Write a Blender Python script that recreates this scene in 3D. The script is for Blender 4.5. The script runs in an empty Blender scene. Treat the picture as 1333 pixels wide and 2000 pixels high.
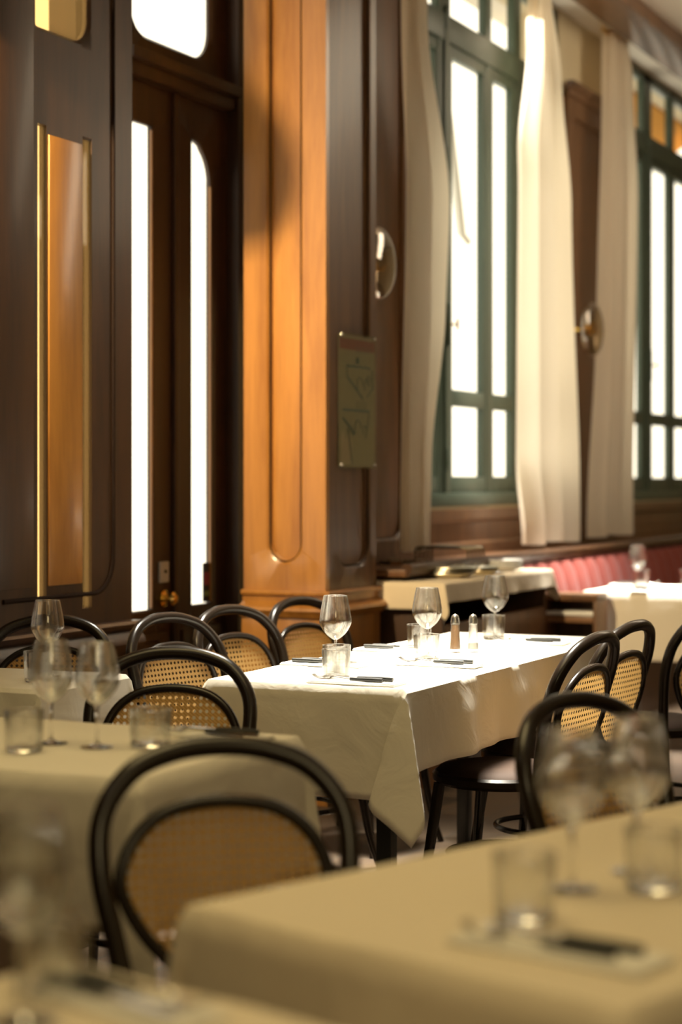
import bpy, bmesh, math, random
from mathutils import Vector, Matrix
random.seed(7)
PI = math.pi
C = bpy.context.scene.collection
S = bpy.context.scene

# ------------------------------------------------------------------ camera
F_PX = 3700.0; CAM_H = 1.31; YAW = math.radians(25)
cam_d = bpy.data.cameras.new('camera'); cam = bpy.data.objects.new('camera', cam_d); C.objects.link(cam)
cam.location = (0, 0, CAM_H); cam.rotation_euler = (PI/2, 0, YAW)
cam_d.sensor_fit = 'VERTICAL'; cam_d.sensor_height = 36.0
cam_d.lens = F_PX/2000*36.0
cam_d.shift_y = -(1000-940)/2000.0
cam_d.clip_start = 0.05
cam_d.dof.use_dof = True; cam_d.dof.focus_distance = 5.5; cam_d.dof.aperture_fstop = 1.9
S.camera = cam
S.view_settings.view_transform = 'Standard'; S.view_settings.look = 'None'
S.view_settings.gamma = 1.0; S.view_settings.exposure = 0.0

# ------------------------------------------------------------------ world and lights
W = bpy.data.worlds.new('sky'); S.world = W; W.use_nodes = True
wn = W.node_tree; bg = wn.nodes['Background']
bg.inputs[0].default_value = (1.0, 0.90, 0.70, 1); bg.inputs[1].default_value = 2.2

def area(name, loc, target, sx, sy, power, col, spread=180):
    l = bpy.data.lights.new(name, 'AREA'); l.shape = 'RECTANGLE'; l.size = sx; l.size_y = sy
    l.energy = power; l.color = col; l.spread = math.radians(spread)
    o = bpy.data.objects.new(name, l); C.objects.link(o); o.location = loc
    o.rotation_euler = (Vector(target)-Vector(loc)).to_track_quat('-Z', 'Y').to_euler()
    return o
# unseen lights added over the middle table and the table by the banquette
area('added_table_light', (-2.75, 6.0, 3.9), (-2.3, 5.45, 0.76), 0.8, 1.4, 84, (1, .93, .78), 32)
area('added_table_light', (-2.9, 9.6, 3.9), (-2.6, 9.6, 0.76), 0.8, 1.2, 100, (1, .95, .86), 45)
# small warm spot added to light the pilaster front; no window stands there
area('pilaster_spot', (-3.50, 3.4, 3.3), (-3.40, 6.9, 1.9), 0.07, 0.07, 32, (1, .74, .40), 60)
# soft warm fill lights, added without any visible fixture
area('fill_light', (-1.75, 2.7, 4.05), (-1.5, 2.6, 0.8), 1.8, 3.0, 33, (1, .76, .34), 110)
area('fill_light', (-0.1, 0.6, 1.95), (-0.9, 2.1, 0.5), .8, .5, 6, (1, .78, .40), 150)
area('fill_light', (1.2, 1.0, 3.2), (-1.6, 5.0, 0.8), 1.5, 1.5, 6, (1, .74, .34), 180)
for bx_, by_, bz_ in ((-0.35, 1.1, 2.6), (-2.6, 1.9, 2.4), (0.5, 3.6, 2.7)):  # unseen point lights added for highlights on the glassware
    bl = bpy.data.lights.new('highlight_point', 'POINT'); bl.energy = 3; bl.shadow_soft_size = .07; bl.color = (1, .86, .6)
    bo = bpy.data.objects.new('highlight_point', bl); C.objects.link(bo); bo.location = (bx_, by_, bz_)
area('fill_light', (-1.9, 10.6, 4.0), (-3.4, 10.4, 1.6), 1.2, 4.0, 85, (1, .82, .58), 180)  # added fill for the curtains and window wall

# ------------------------------------------------------------------ materials
def mat(name, col=(.5,.5,.5), rough=.5, metal=0.0, spec=.5):
    m = bpy.data.materials.new(name); m.use_nodes = True
    b = m.node_tree.nodes['Principled BSDF']
    b.inputs['Base Color'].default_value = (*col, 1); b.inputs['Roughness'].default_value = rough
    b.inputs['Metallic'].default_value = metal; b.inputs['Specular IOR Level'].default_value = spec
    return m
def N(m, t): return m.node_tree.nodes.new(t)
def L(m, a, b): m.node_tree.links.new(a, b)

def wood(name, c1, c2, rough=.32, scale=(5, 5, 0.45), coat=0.25):
    m = mat(name, c1, rough); b = m.node_tree.nodes['Principled BSDF']
    g = N(m, 'ShaderNodeNewGeometry'); mp = N(m, 'ShaderNodeMapping'); mp.inputs['Scale'].default_value = scale
    L(m, g.outputs['Position'], mp.inputs['Vector'])
    n = N(m, 'ShaderNodeTexNoise'); n.inputs['Scale'].default_value = 1.6; n.inputs['Detail'].default_value = 6; n.inputs['Distortion'].default_value = 1.6
    L(m, mp.outputs[0], n.inputs['Vector'])
    n2 = N(m, 'ShaderNodeTexNoise'); n2.inputs['Scale'].default_value = 14; n2.inputs['Detail'].default_value = 3
    L(m, mp.outputs[0], n2.inputs['Vector'])
    mx = N(m, 'ShaderNodeMath'); mx.operation = 'MULTIPLY_ADD'; mx.inputs[1].default_value = .35
    L(m, n2.outputs[0], mx.inputs[0]); L(m, n.outputs[0], mx.inputs[2])
    r = N(m, 'ShaderNodeValToRGB'); r.color_ramp.elements[0].position = .42; r.color_ramp.elements[1].position = .82
    r.color_ramp.elements[0].color = (*c1, 1); r.color_ramp.elements[1].color = (*c2, 1)
    L(m, mx.outputs[0], r.inputs[0]); L(m, r.outputs[0], b.inputs['Base Color'])
    b.inputs['Coat Weight'].default_value = coat; b.inputs['Coat Roughness'].default_value = .15
    return m
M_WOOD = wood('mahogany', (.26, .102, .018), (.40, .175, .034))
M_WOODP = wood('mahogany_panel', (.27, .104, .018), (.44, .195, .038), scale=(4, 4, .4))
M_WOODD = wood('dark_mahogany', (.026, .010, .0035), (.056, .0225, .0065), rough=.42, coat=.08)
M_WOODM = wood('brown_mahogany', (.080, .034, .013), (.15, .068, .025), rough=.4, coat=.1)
M_SHELF = wood('shelf_wood', (.16, .08, .04), (.30, .16, .08), scale=(2, 2, 2))
M_BENT = mat('bentwood', (.014, .0085, .005), .26, 0, .5)
M_GROOVE = mat('groove', (.015, .007, .004), .7, 0, .15)  # near-black, stands in for shade inside the panel grooves

def cloth_mat(name, col):
    m = mat(name, col, .85); b = m.node_tree.nodes['Principled BSDF']
    b.inputs['Sheen Weight'].default_value = .15
    g = N(m, 'ShaderNodeNewGeometry'); n = N(m, 'ShaderNodeTexNoise'); n.inputs['Scale'].default_value = 7; n.inputs['Detail'].default_value = 4
    n.inputs['Distortion'].default_value = .8
    L(m, g.outputs['Position'], n.inputs['Vector'])
    bp = N(m, 'ShaderNodeBump'); bp.inputs['Strength'].default_value = .35; bp.inputs['Distance'].default_value = .02
    L(m, n.outputs[0], bp.inputs['Height']); L(m, bp.outputs[0], b.inputs['Normal'])
    return m
M_CLOTH = cloth_mat('white_linen', (.76, .71, .61))
M_CREAM = cloth_mat('cream_linen', (.72, .62, .46))
M_NAP = cloth_mat('napkin', (.80, .77, .70))

def curtain_mat():
    m = bpy.data.materials.new('curtain_linen'); m.use_nodes = True
    nt = m.node_tree; b = nt.nodes['Principled BSDF']; out = nt.nodes['Material Output']
    b.inputs['Base Color'].default_value = (.90, .80, .64, 1); b.inputs['Roughness'].default_value = .9
    t = N(m, 'ShaderNodeBsdfTranslucent'); t.inputs[0].default_value = (.95, .84, .66, 1)
    x = N(m, 'ShaderNodeMixShader'); x.inputs[0].default_value = .52
    L(m, b.outputs[0], x.inputs[1]); L(m, t.outputs[0], x.inputs[2]); L(m, x.outputs[0], out.inputs[0])
    return m
M_CURT = curtain_mat()

def glass_mat(name, ior=1.45, tint=(1, 1, 1), rough=0.0):
    m = bpy.data.materials.new(name); m.use_nodes = True
    b = m.node_tree.nodes['Principled BSDF']
    b.inputs['Base Color'].default_value = (*tint, 1); b.inputs['Roughness'].default_value = rough
    b.inputs['Transmission Weight'].default_value = 1; b.inputs['IOR'].default_value = ior
    return m
def thin_glass(name, tint=(1, 1, 1), edge=.8, base=.04, haze=0.0, hazecol=(1, 1, 1)):
    m = bpy.data.materials.new(name); m.use_nodes = True; nt = m.node_tree
    out = nt.nodes['Material Output']; nt.nodes.remove(nt.nodes['Principled BSDF'])
    t = N(m, 'ShaderNodeBsdfTransparent'); t.inputs[0].default_value = (*tint, 1)
    g = N(m, 'ShaderNodeBsdfGlossy'); g.inputs['Roughness'].default_value = .03
    lw = N(m, 'ShaderNodeLayerWeight'); lw.inputs[0].default_value = .5
    pw = N(m, 'ShaderNodeMath'); pw.operation = 'POWER'; pw.inputs[1].default_value = 3.5; L(m, lw.outputs['Facing'], pw.inputs[0])
    f = N(m, 'ShaderNodeMath'); f.operation = 'MULTIPLY_ADD'; f.inputs[1].default_value = edge; f.inputs[2].default_value = base; L(m, pw.outputs[0], f.inputs[0])
    x = N(m, 'ShaderNodeMixShader'); L(m, f.outputs[0], x.inputs[0]); L(m, t.outputs[0], x.inputs[1]); L(m, g.outputs[0], x.inputs[2])
    last = x
    if haze:
        d = N(m, 'ShaderNodeBsdfTranslucent'); d.inputs[0].default_value = (*hazecol, 1)
        y = N(m, 'ShaderNodeMixShader'); y.inputs[0].default_value = haze
        L(m, x.outputs[0], y.inputs[1]); L(m, d.outputs[0], y.inputs[2]); last = y
    L(m, last.outputs[0], out.inputs[0])
    return m
M_GLASS = thin_glass('table_glass', (.97, .975, .97), .85, .05)
def mix_real(m, f):
    nt = m.node_tree; out = nt.nodes['Material Output']; src = out.inputs[0].links[0].from_socket
    g = N(m, 'ShaderNodeBsdfGlass'); g.inputs['IOR'].default_value = 1.45; g.inputs['Roughness'].default_value = 0
    x = N(m, 'ShaderNodeMixShader'); x.inputs[0].default_value = f
    L(m, src, x.inputs[1]); L(m, g.outputs[0], x.inputs[2]); L(m, x.outputs[0], out.inputs[0])
mix_real(M_GLASS, .38)
M_SOLID = glass_mat('solid_glass')
M_PANE = thin_glass('window_glass', (.99, .995, .99), .04, .01)
M_GHOST = thin_glass('ghost_glass', (.95, .78, .50), .2, .02, .06, (.9, .7, .4))  # dim amber tint for the faint ghost reflections
M_GREEN = mat('green_paint', (.060, .088, .064), .4)
M_BRASS = mat('brass', (.80, .52, .14), .22, 1)
M_CHROME = mat('steel', (.72, .70, .66), .22, 1)
M_STEELD = mat('dark_wire', (.10, .085, .06), .35, .8)
M_BLACK = mat('black_handle', (.02, .02, .018), .35)
M_LEATHER = mat('brown_leather', (.030, .014, .007), .75, 0, .25)
M_PLAT = mat('porcelain', (.82, .82, .80), .2)
M_PEPPER = mat('ground_pepper', (.33, .20, .11), .9)
M_SALT = mat('salt', (.85, .84, .80), .8)
M_WALL = mat('cream_plaster', (.62, .52, .34), .8)
M_CEIL = mat('ceiling_plaster', (.78, .72, .62), .8)
M_RUBBER = mat('lock_plate', (.52, .48, .40), .4)
M_RED = mat('red_velvet', (.17, .022, .012), .8)
M_RED.node_tree.nodes['Principled BSDF'].inputs['Sheen Weight'].default_value = .05

def cane_mat():
    m = bpy.data.materials.new('woven_cane'); m.use_nodes = True; nt = m.node_tree
    b = nt.nodes['Principled BSDF']; out = nt.nodes['Material Output']
    b.inputs['Roughness'].default_value = .5
    tc = N(m, 'ShaderNodeTexCoord'); sp = N(m, 'ShaderNodeSeparateXYZ'); L(m, tc.outputs['Object'], sp.inputs[0])
    P = .0165
    def axis(sock):
        d = N(m, 'ShaderNodeMath'); d.operation = 'DIVIDE'; d.inputs[1].default_value = P; L(m, sock, d.inputs[0])
        f = N(m, 'ShaderNodeMath'); f.operation = 'FRACT'; L(m, d.outputs[0], f.inputs[0])
        s = N(m, 'ShaderNodeMath'); s.operation = 'SUBTRACT'; s.inputs[1].default_value = .5; L(m, f.outputs[0], s.inputs[0])
        p = N(m, 'ShaderNodeMath'); p.operation = 'POWER'; p.inputs[1].default_value = 2
        ab = N(m, 'ShaderNodeMath'); ab.operation = 'ABSOLUTE'; L(m, s.outputs[0], ab.inputs[0]); L(m, ab.outputs[0], p.inputs[0])
        return ab, p
    ax, px = axis(sp.outputs[0]); az, pz = axis(sp.outputs[2])
    ad = N(m, 'ShaderNodeMath'); ad.operation = 'ADD'; L(m, px.outputs[0], ad.inputs[0]); L(m, pz.outputs[0], ad.inputs[1])
    lt = N(m, 'ShaderNodeMath'); lt.operation = 'LESS_THAN'; lt.inputs[1].default_value = .072; L(m, ad.outputs[0], lt.inputs[0])
    # strand lines
    w = N(m, 'ShaderNodeTexWave'); w.inputs['Scale'].default_value = 60; w.bands_direction = 'DIAGONAL'; w.inputs['Distortion'].default_value = .5
    L(m, tc.outputs['Object'], w.inputs['Vector'])
    r = N(m, 'ShaderNodeValToRGB'); r.color_ramp.elements[0].color = (.40, .22, .06, 1); r.color_ramp.elements[1].color = (.66, .41, .14, 1)
    L(m, w.outputs[0], r.inputs[0]); L(m, r.outputs[0], b.inputs['Base Color'])
    tl = N(m, 'ShaderNodeBsdfTranslucent'); tl.inputs[0].default_value = (.7, .42, .14, 1)
    mt = N(m, 'ShaderNodeMixShader'); mt.inputs[0].default_value = .25; L(m, b.outputs[0], mt.inputs[1]); L(m, tl.outputs[0], mt.inputs[2])
    t = N(m, 'ShaderNodeBsdfTransparent'); x = N(m, 'ShaderNodeMixShader')
    L(m, lt.outputs[0], x.inputs[0]); L(m, mt.outputs[0], x.inputs[1]); L(m, t.outputs[0], x.inputs[2]); L(m, x.outputs[0], out.inputs[0])
    return m
M_CANE = cane_mat()

def floor_mat():
    m = mat('floor_tiles', (.5, .4, .3), .55, 0, .25); b = m.node_tree.nodes['Principled BSDF']
    g = N(m, 'ShaderNodeNewGeometry'); k = N(m, 'ShaderNodeTexBrick'); k.offset = 0
    k.inputs['Scale'].default_value = 1; k.inputs['Brick Width'].default_value = .2; k.inputs['Row Height'].default_value = .2
    k.inputs['Mortar Size'].default_value = .004
    k.inputs['Color1'].default_value = (.09, .06, .038, 1); k.inputs['Color2'].default_value = (.07, .048, .03, 1); k.inputs['Mortar'].default_value = (.06, .05, .04, 1)
    L(m, g.outputs['Position'], k.inputs['Vector']); L(m, k.outputs[0], b.inputs['Base Color'])
    return m
M_FLOOR = floor_mat()

# ------------------------------------------------------------------ mesh helpers
def add_box(bm, x0, y0, z0, x1, y1, z1, bev=0.0):
    r = bmesh.ops.create_cube(bm, size=1)
    vs = r['verts']
    for v in vs:
        v.co = Vector(((x0+x1)/2 + v.co.x*abs(x1-x0), (y0+y1)/2 + v.co.y*abs(y1-y0), (z0+z1)/2 + v.co.z*abs(z1-z0)))
    if bev:
        es = list({e for v in vs for e in v.link_edges})
        bmesh.ops.bevel(bm, geom=es, offset=bev, segments=2, affect='EDGES', profile=.6)
def catmull(pts, n=6, closed=False):
    out = []; m = len(pts)
    rng = range(m) if closed else range(m-1)
    for i in rng:
        g = lambda k: pts[k % m] if closed else pts[max(0, min(m-1, k))]
        p0, p1, p2, p3 = g(i-1), g(i), g(i+1), g(i+2)
        for j in range(n):
            t = j/n
            out.append(tuple(.5*((2*b)+(-a+c)*t+(2*a-5*b+4*c-d)*t*t+(-a+3*b-3*c+d)*t**3) for a, b, c, d in zip(p0, p1, p2, p3)))
    if not closed: out.append(tuple(pts[-1]))
    return out
def add_tube(bm, pts, rad, seg=10, closed=False, caps=True):
    P = [Vector(p[:3]) for p in pts]; n = len(P)
    R = rad if isinstance(rad, (list, tuple)) else [rad]*n
    rings = []; up = None
    for i in range(n):
        a = P[(i-1) % n] if (closed or i > 0) else P[i]; b = P[(i+1) % n] if (closed or i < n-1) else P[i]
        t = (b-a).normalized()
        if up is None:
            up = t.orthogonal().normalized()
        up = (up - t*up.dot(t)).normalized(); s = t.cross(up)
        rings.append([bm.verts.new(P[i]+(up*math.cos(2*PI*k/seg)+s*math.sin(2*PI*k/seg))*R[i]) for k in range(seg)])
    m = n if closed else n-1
    off = 0
    if closed:
        v0 = rings[0][0].co-P[0]
        ds = [(rings[-1][k].co-P[-1]).dot(v0) for k in range(seg)]; off = ds.index(max(ds))
    for i in range(m):
        A = rings[i]; B = rings[(i+1) % n]; o = off if (closed and i == n-1) else 0
        for k in range(seg):
            bm.faces.new((A[(k+o) % seg], A[(k+1+o) % seg], B[(k+1) % seg], B[k]))
    if caps and not closed:
        bm.faces.new(rings[0][::-1]); bm.faces.new(rings[-1])
def add_lathe(bm, prof, seg=28, c=(0, 0, 0), axis='Z', close=False):
    rings = []
    for r, z in prof:
        ring = []
        for k in range(seg):
            a = 2*PI*k/seg
            if axis == 'Z': p = (c[0]+r*math.cos(a), c[1]+r*math.sin(a), c[2]+z)
            else: p = (c[0]+z, c[1]+r*math.cos(a), c[2]+r*math.sin(a))
            ring.append(bm.verts.new(p))
        rings.append(ring)
    n = len(prof)
    for i in range(n if close else n-1):
        A = rings[i]; B = rings[(i+1) % n]
        for k in range(seg):
            bm.faces.new((A[k], A[(k+1) % seg], B[(k+1) % seg], B[k]))
def obj(name, bm, m, parent=None, smooth=True, loc=None):
    bmesh.ops.remove_doubles(bm, verts=bm.verts, dist=1e-6)
    bmesh.ops.dissolve_degenerate(bm, edges=bm.edges, dist=1e-7)
    bmesh.ops.recalc_face_normals(bm, faces=bm.faces)
    me = bpy.data.meshes.new(name); bm.to_mesh(me); bm.free(); me.materials.append(m)
    if smooth:
        me.polygons.foreach_set('use_smooth', [True]*len(me.polygons))
        try: me.set_sharp_from_angle(angle=math.radians(38))
        except Exception: pass
    o = bpy.data.objects.new(name, me); C.objects.link(o)
    if parent: o.parent = parent
    if loc: o.location = loc
    return o
def B(): return bmesh.new()
def boxo(name, dims, m, parent=None, bev=.003):
    bm = B(); add_box(bm, *dims, bev); return obj(name, bm, m, parent)
def tag(o, label, cat, group=None, kind=None):
    if label: o['label'] = label
    if cat: o['category'] = cat
    if group: o['group'] = group
    if kind: o['kind'] = kind
    return o
def thing(name, label, cat, loc=(0, 0, 0), rz=0, group=None):
    o = bpy.data.objects.new(name, None); C.objects.link(o); o.location = loc; o.rotation_euler = (0, 0, rz)
    o.empty_display_size = .05
    return tag(o, label, cat, group)
def struct(o): o['kind'] = 'structure'; return o
def dup(root, loc, rz, label, group=None):
    r = root.copy(); C.objects.link(r); r.location = loc; r.rotation_euler = (0, 0, rz)
    r['label'] = label
    if group: r['group'] = group
    def rec(src, dst):
        for ch in list(src.children):
            c = ch.copy(); C.objects.link(c); c.parent = dst; rec(ch, c)
    rec(root, r)
    return r

# frame board with a rounded opening; plane given by origin O, U (horizontal), V (vertical), Nn (towards the room)
def rrect(u0, v0, u1, v1, rad, n=8):
    """rad: radii at (u0v0, u1v0, u1v1, u0v1); returns inner pts and how they project to the corners"""
    out = []
    cs = [(u0, v0, rad[0], PI, 0), (u1, v0, rad[1], 1.5*PI, 1), (u1, v1, rad[2], 0, 2), (u0, v1, rad[3], .5*PI, 3)]
    for (cx, cy, r, a0, k) in cs:
        r = max(r, .0005); ox = cx+(r if k in (0, 3) else -r); oy = cy+(r if k in (0, 1) else -r)
        for j in range(n+1):
            a = a0+.5*PI*j/n; out.append((ox+r*math.cos(a), oy+r*math.sin(a), k, j/n))
    return out
def frame_hole(bm, O, U, V, Nn, outer, inner, rad, thick, bevel=.012, n=8):
    u0, v0, u1, v1 = inner; a0, b0, a1, b1 = outer
    ip = rrect(u0, v0, u1, v1, rad, n)
    ow = []
    for (u, v, k, t) in ip:
        c = [(a0, b0), (a1, b0), (a1, b1), (a0, b1)][k]
        if k == 0: s, e = (a0, v0+rad[0]), (u0+rad[0], b0)
        elif k == 1: s, e = (u1-rad[1], b0), (a1, v0+rad[1])
        elif k == 2: s, e = (a1, v1-rad[2]), (u1-rad[2], b1)
        else: s, e = (u0+rad[3], b1), (a0, v1-rad[3])
        if t <= .5: q = (s[0]+(c[0]-s[0])*t*2, s[1]+(c[1]-s[1])*t*2)
        else: q = (c[0]+(e[0]-c[0])*(t-.5)*2, c[1]+(e[1]-c[1])*(t-.5)*2)
        ow.append(q)
    O = Vector(O); U = Vector(U); V = Vector(V); Nn = Vector(Nn)
    def ring(pts, d): return [bm.verts.new(O+U*p[0]+V*p[1]+Nn*d) for p in pts]
    cu, cv = (u0+u1)/2, (v0+v1)/2
    ib = [(p[0]+max(-bevel, min(bevel, cu-p[0])), p[1]+max(-bevel, min(bevel, cv-p[1]))) for p in ip]
    R = [ring(ow, -thick), ring(ow, 0), ring(ip, 0), ring(ib, -bevel), ring(ib, -thick)]
    m = len(ip)
    for i in range(4):
        for k in range(m):
            bm.faces.new((R[i][k], R[i][(k+1) % m], R[i+1][(k+1) % m], R[i+1][k]))
    for k in range(m): bm.faces.new((R[4][k], R[4][(k+1) % m], R[0][(k+1) % m], R[0][k]))

# ------------------------------------------------------------------ room shell
struct(boxo('floor', (-4.6, -2.6, -.1, 4.0, 16.2, 0), M_FLOOR, bev=0))
cl = struct(boxo('ceiling', (-4.05, -2.6, 4.13, 4.0, 16.2, 4.3), M_CEIL, bev=0))
boxo('ceiling_beam', (-3.35, -2.5, 4.04, -3.10, 16.0, 4.135), M_WOODM, cl)
struct(boxo('wall_back', (-3.85, -2.6, 0, 4.0, -2.5, 4.13), M_WALL, bev=0))
struct(boxo('wall_right', (3.9, -2.5, 0, 4.0, 16.1, 4.13), M_WALL, bev=0))
struct(boxo('wall_far', (-3.85, 16.1, 0, 4.0, 16.2, 4.13), M_WALL, bev=0))

X1 = -3.66     # front plane of the panelled wall on the left
wl = B()
# left panelled wall with openings for the ghost reflections of the door
SL = [(5.405, 5.458, .80, 2.53), (5.685, 5.745, .86, 2.52)]
add_box(wl, X1-.03, -2.5, 0, X1, 5.386, 4.13)
add_box(wl, X1-.03, 5.386, 0, X1, 5.745, .80)
add_box(wl, X1-.03, 5.386, .80, X1, 5.405, 2.53)
add_box(wl, X1-.03, 5.458, .80, X1, 5.685, 2.53)
add_box(wl, X1-.03, 5.685, .80, X1, 5.745, .86)
add_box(wl, X1-.03, 5.386, 2.53, X1, 5.745, 2.84)
add_box(wl, X1-.03, 5.745, 0, X1, 6.02, 4.13)
frame_hole(wl, (X1, 0, 0), (0, 1, 0), (0, 0, 1), (1, 0, 0), (5.386, 2.84, 5.745, 4.13), (5.39, 2.85, 5.742, 3.9), (.02, .09, .09, .02), .03)
wall_l = struct(obj('wall_left', wl, M_WOODD))
# dark bead for the groove shade with a rounded lower corner, dado ledge and rails
bm = B()
pts = [(X1+.002, 5.885, 4.1)]+[(X1+.002, 5.885, 1.06)]+[(X1+.002, 5.76+.125*math.cos(a), 1.04-.13*math.sin(a)) for a in [i*PI/16 for i in range(1, 9)]]+[(X1+.002, 5.2, .91)]
add_tube(bm, pts, .008, 8); obj('groove_shade_bead', bm, M_GROOVE, wall_l)
def cornice(bm, path, prof):
    """sweep a profile (out, z) along straight plan path [(x,y)...] with mitres, out = to the left-hand normal"""
    n = len(path); rings = []
    for i, p in enumerate(path):
        def nrm(a, b):
            d = Vector((b[0]-a[0], b[1]-a[1])).normalized(); return Vector((d.y, -d.x))
        if i == 0: nn = nrm(path[0], path[1]); k = 1
        elif i == n-1: nn = nrm(path[-2], path[-1]); k = 1
        else:
            a = nrm(path[i-1], path[i]); b = nrm(path[i], path[i+1]); nn = (a+b).normalized(); k = 1/max(.3, nn.dot(a))
        rings.append([bm.verts.new((p[0]+nn.x*o*k, p[1]+nn.y*o*k, z)) for o, z in prof])
    m = len(prof)
    for i in range(n-1):
        for j in range(m): bm.faces.new((rings[i][j], rings[i][(j+1) % m], rings[i+1][(j+1) % m], rings[i+1][j]))
    bm.faces.new(rings[0]); bm.faces.new(rings[-1][::-1])
LEDGE = [(0, .80), (.045, .80), (.055, .79), (.05, .775), (.035, .765), (.055, .74), (.06, .72), (.04, .69), (.02, .675), (0, .67)]
bm = B(); cornice(bm, [(X1, 6.02), (X1, -2)][::-1], LEDGE); obj('dado_ledge', bm, M_WOODD, wall_l)
boxo('light_streak', (X1-.01, 5.468, .95, X1+.006, 5.676, 2.5), M_WOODP, wall_l)  # lighter wood paints an orange streak of light on the wall
boxo('dark_panel', (X1-.01, 5.10, .95, X1+.006, 5.375, 4.0), M_WOODD, wall_l)
# pale wall panel patch: plinth
boxo('plinth', (X1, -2, 0, X1+.02, 6.0, .60), M_WOODD, wall_l)

bm = B(); add_lathe(bm, [(.0001, -.11), (.05, -.10), (.085, -.05), (.09, 0), (.075, .05), (.04, .10), (.022, .12), (.018, .9), (.0001, .9)], 24, (X1+.10, 4.6, 3.06)); add_tube(bm, [(X1+.10, 4.6, 3.9), (X1-.01, 4.6, 3.9)], .015, 8)
obj('shadow_blocker', bm, M_BRASS, wall_l)  # unseen shape added to cast the shadow on the pilaster
w3 = B()
for (a, b, z0, z1) in SL: add_box(w3, X1-.014, a-.002, z0-.004, X1-.010, b+.002, z1+.004)
add_box(w3, X1-.016, 5.388, 2.845, X1-.012, 5.744, 3.92)
win3 = struct(obj('ghost_window', w3, M_GHOST))  # panes added in place of ghost reflections of the door glass

# window wall behind: X = -3.6 beyond the pilaster
XW = -3.6
ww = B()
def wall_seg(y0, y1, z0, z1): add_box(ww, XW-.25, y0, z0, XW, y1, z1)
wall_seg(7.4, 8.46, 0, 4.13); wall_seg(8.46, 10.8, 0, 1.18); wall_seg(8.46, 10.8, 4.12, 4.14)
wall_seg(10.8, 11.76, 0, 4.13); wall_seg(11.76, 14.7, 0, 1.18); wall_seg(11.76, 14.7, 4.12, 4.14); wall_seg(14.7, 16.1, 0, 4.13)
wall_w = struct(obj('wall_window', ww, M_WALL))
# wood panelling on it
def wood_panel(y0, y1, z0, z1, parent, m1=M_WOODM, m2=M_WOODM, marg=.09, rad=.1, x=XW):
    bm = B(); frame_hole(bm, (x+.035, 0, 0), (0, 1, 0), (0, 0, 1), (1, 0, 0), (y0, z0, y1, z1), (y0+marg, z0+.1, y1-marg, z1-.12), (rad,)*4, .034)
    obj('panel_frame', bm, m1, parent)
    boxo('panel', (x, y0+.01, z0+.01, x+.012, y1-.01, z1-.01), m2, parent)
wood_panel(7.45, 8.46, .93, 4.12, wall_w)
wood_panel(10.87, 11.75, .93, 3.64, wall_w)
bm = B(); cornice(bm, [(XW+.03, 10.84), (XW+.03, 11.78)], [(0, 3.71), (.05, 3.71), (.05, 3.69), (.02, 3.655), (.02, 3.63), (0, 3.62)]); obj('panel_cap', bm, M_WOODM, wall_w)
for (a, b) in ((8.47, 10.86), (11.76, 16.0)):
    bm = B(); frame_hole(bm, (XW+.03, 0, 0), (0, 1, 0), (0, 0, 1), (1, 0, 0), (a, .93, b, 1.165), (a+.08, .985, b-.08, 1.11), (.02,)*4, .03)
    obj('wainscot', bm, M_WOODM, wall_w)
    boxo('wainscot_panel', (XW, a, .93, XW+.01, b, 1.165), M_WOODM, wall_w)
# ledge and padded banquette bench along this wall
led = boxo('trim_3', (XW, 7.45, .90, -3.17, 16.0, .93), M_WOODM); struct(led)
bm = B(); cornice(bm, [(-3.19, 7.46), (-3.19, 16.0)], [(0, .955), (.035, .955), (.045, .945), (.045, .925), (.03, .905), (.0, .90)]); obj('rail', bm, M_WOODD, led)

def window(name, ys, x=XW):
    """ys: alternating bar/pane boundaries: (kind, y0, y1)"""
    y0 = ys[0][1]; y1 = ys[-1][2]
    f = B()
    for (k, a, b) in ys:
        if k == 'bar': add_box(f, x-.06, a, 1.18, x-.01, b, 4.12, .008)
        if k == 'post':
            add_box(f, x-.06, a, 1.18, x-.01, b, 4.12, .008); c = (a+b)/2
            add_box(f, x-.05, c-.03, 1.2, x+.005, c+.03, 3.72, .008)
    add_box(f, x-.08, y0, 1.18, x+.01, y1, 1.25, .008); add_box(f, x-.06, y0, 4.06, x-.01, y1, 4.12, .008)
    add_box(f, x-.06, y0, 3.56, x+.0, y1, 3.70, .008)
    w = struct(obj(name, f, M_GREEN))
    for (k, a, b) in ys:
        if k != 'pane': continue
        c = B(); r = .035
        for (z0, z1) in ((1.25, 3.56),):
            add_box(c, x-.055, a, z0, x-.015, a+r, z1, .004); add_box(c, x-.055, b-r, z0, x-.015, b, z1, .004)
            add_box(c, x-.056, a+.001, z0, x-.014, b-.001, z0+.085, .004); add_box(c, x-.056, a+.001, z1-.06, x-.014, b-.001, z1, .004)
            add_box(c, x-.0545, a+.001, 1.70, x-.0155, b-.001, 1.785, .004)
        cs = obj('casement', c, M_GREEN, w)
        g = B(); add_box(g, x-.034, a+.02, 1.26, x-.031, b-.02, 3.55); obj('pane', g, M_PANE, cs, smooth=False)
        g = B(); add_box(g, x-.034, a-.005, 3.69, x-.031, b+.005, 4.07); obj('pane', g, M_PANE, w, smooth=False)
    for (k, a, b) in ys:
        if k == 'post':
            c = (a+b)/2
            h = B(); add_box(h, x-.002, c-.022, 2.00, x+.022, c+.022, 2.22, .01)
            hb = obj('espagnolette', h, M_GREEN, w)
            h = B(); add_tube(h, [(x+.015, c, 2.11), (x+.06, c+.0, 2.11)], .006); add_tube(h, [(x+.06, c, 2.08), (x+.06, c, 2.14)], .007)
            obj('handle', h, M_BRASS, hb)
            h = B()
            for zz in (1.36, 2.9, 3.62): add_box(h, x-.006, c-.02, zz, x+.012, c+.02, zz+.12, .006)
            obj('hinge', h, M_GREEN, w)
    return w
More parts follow.
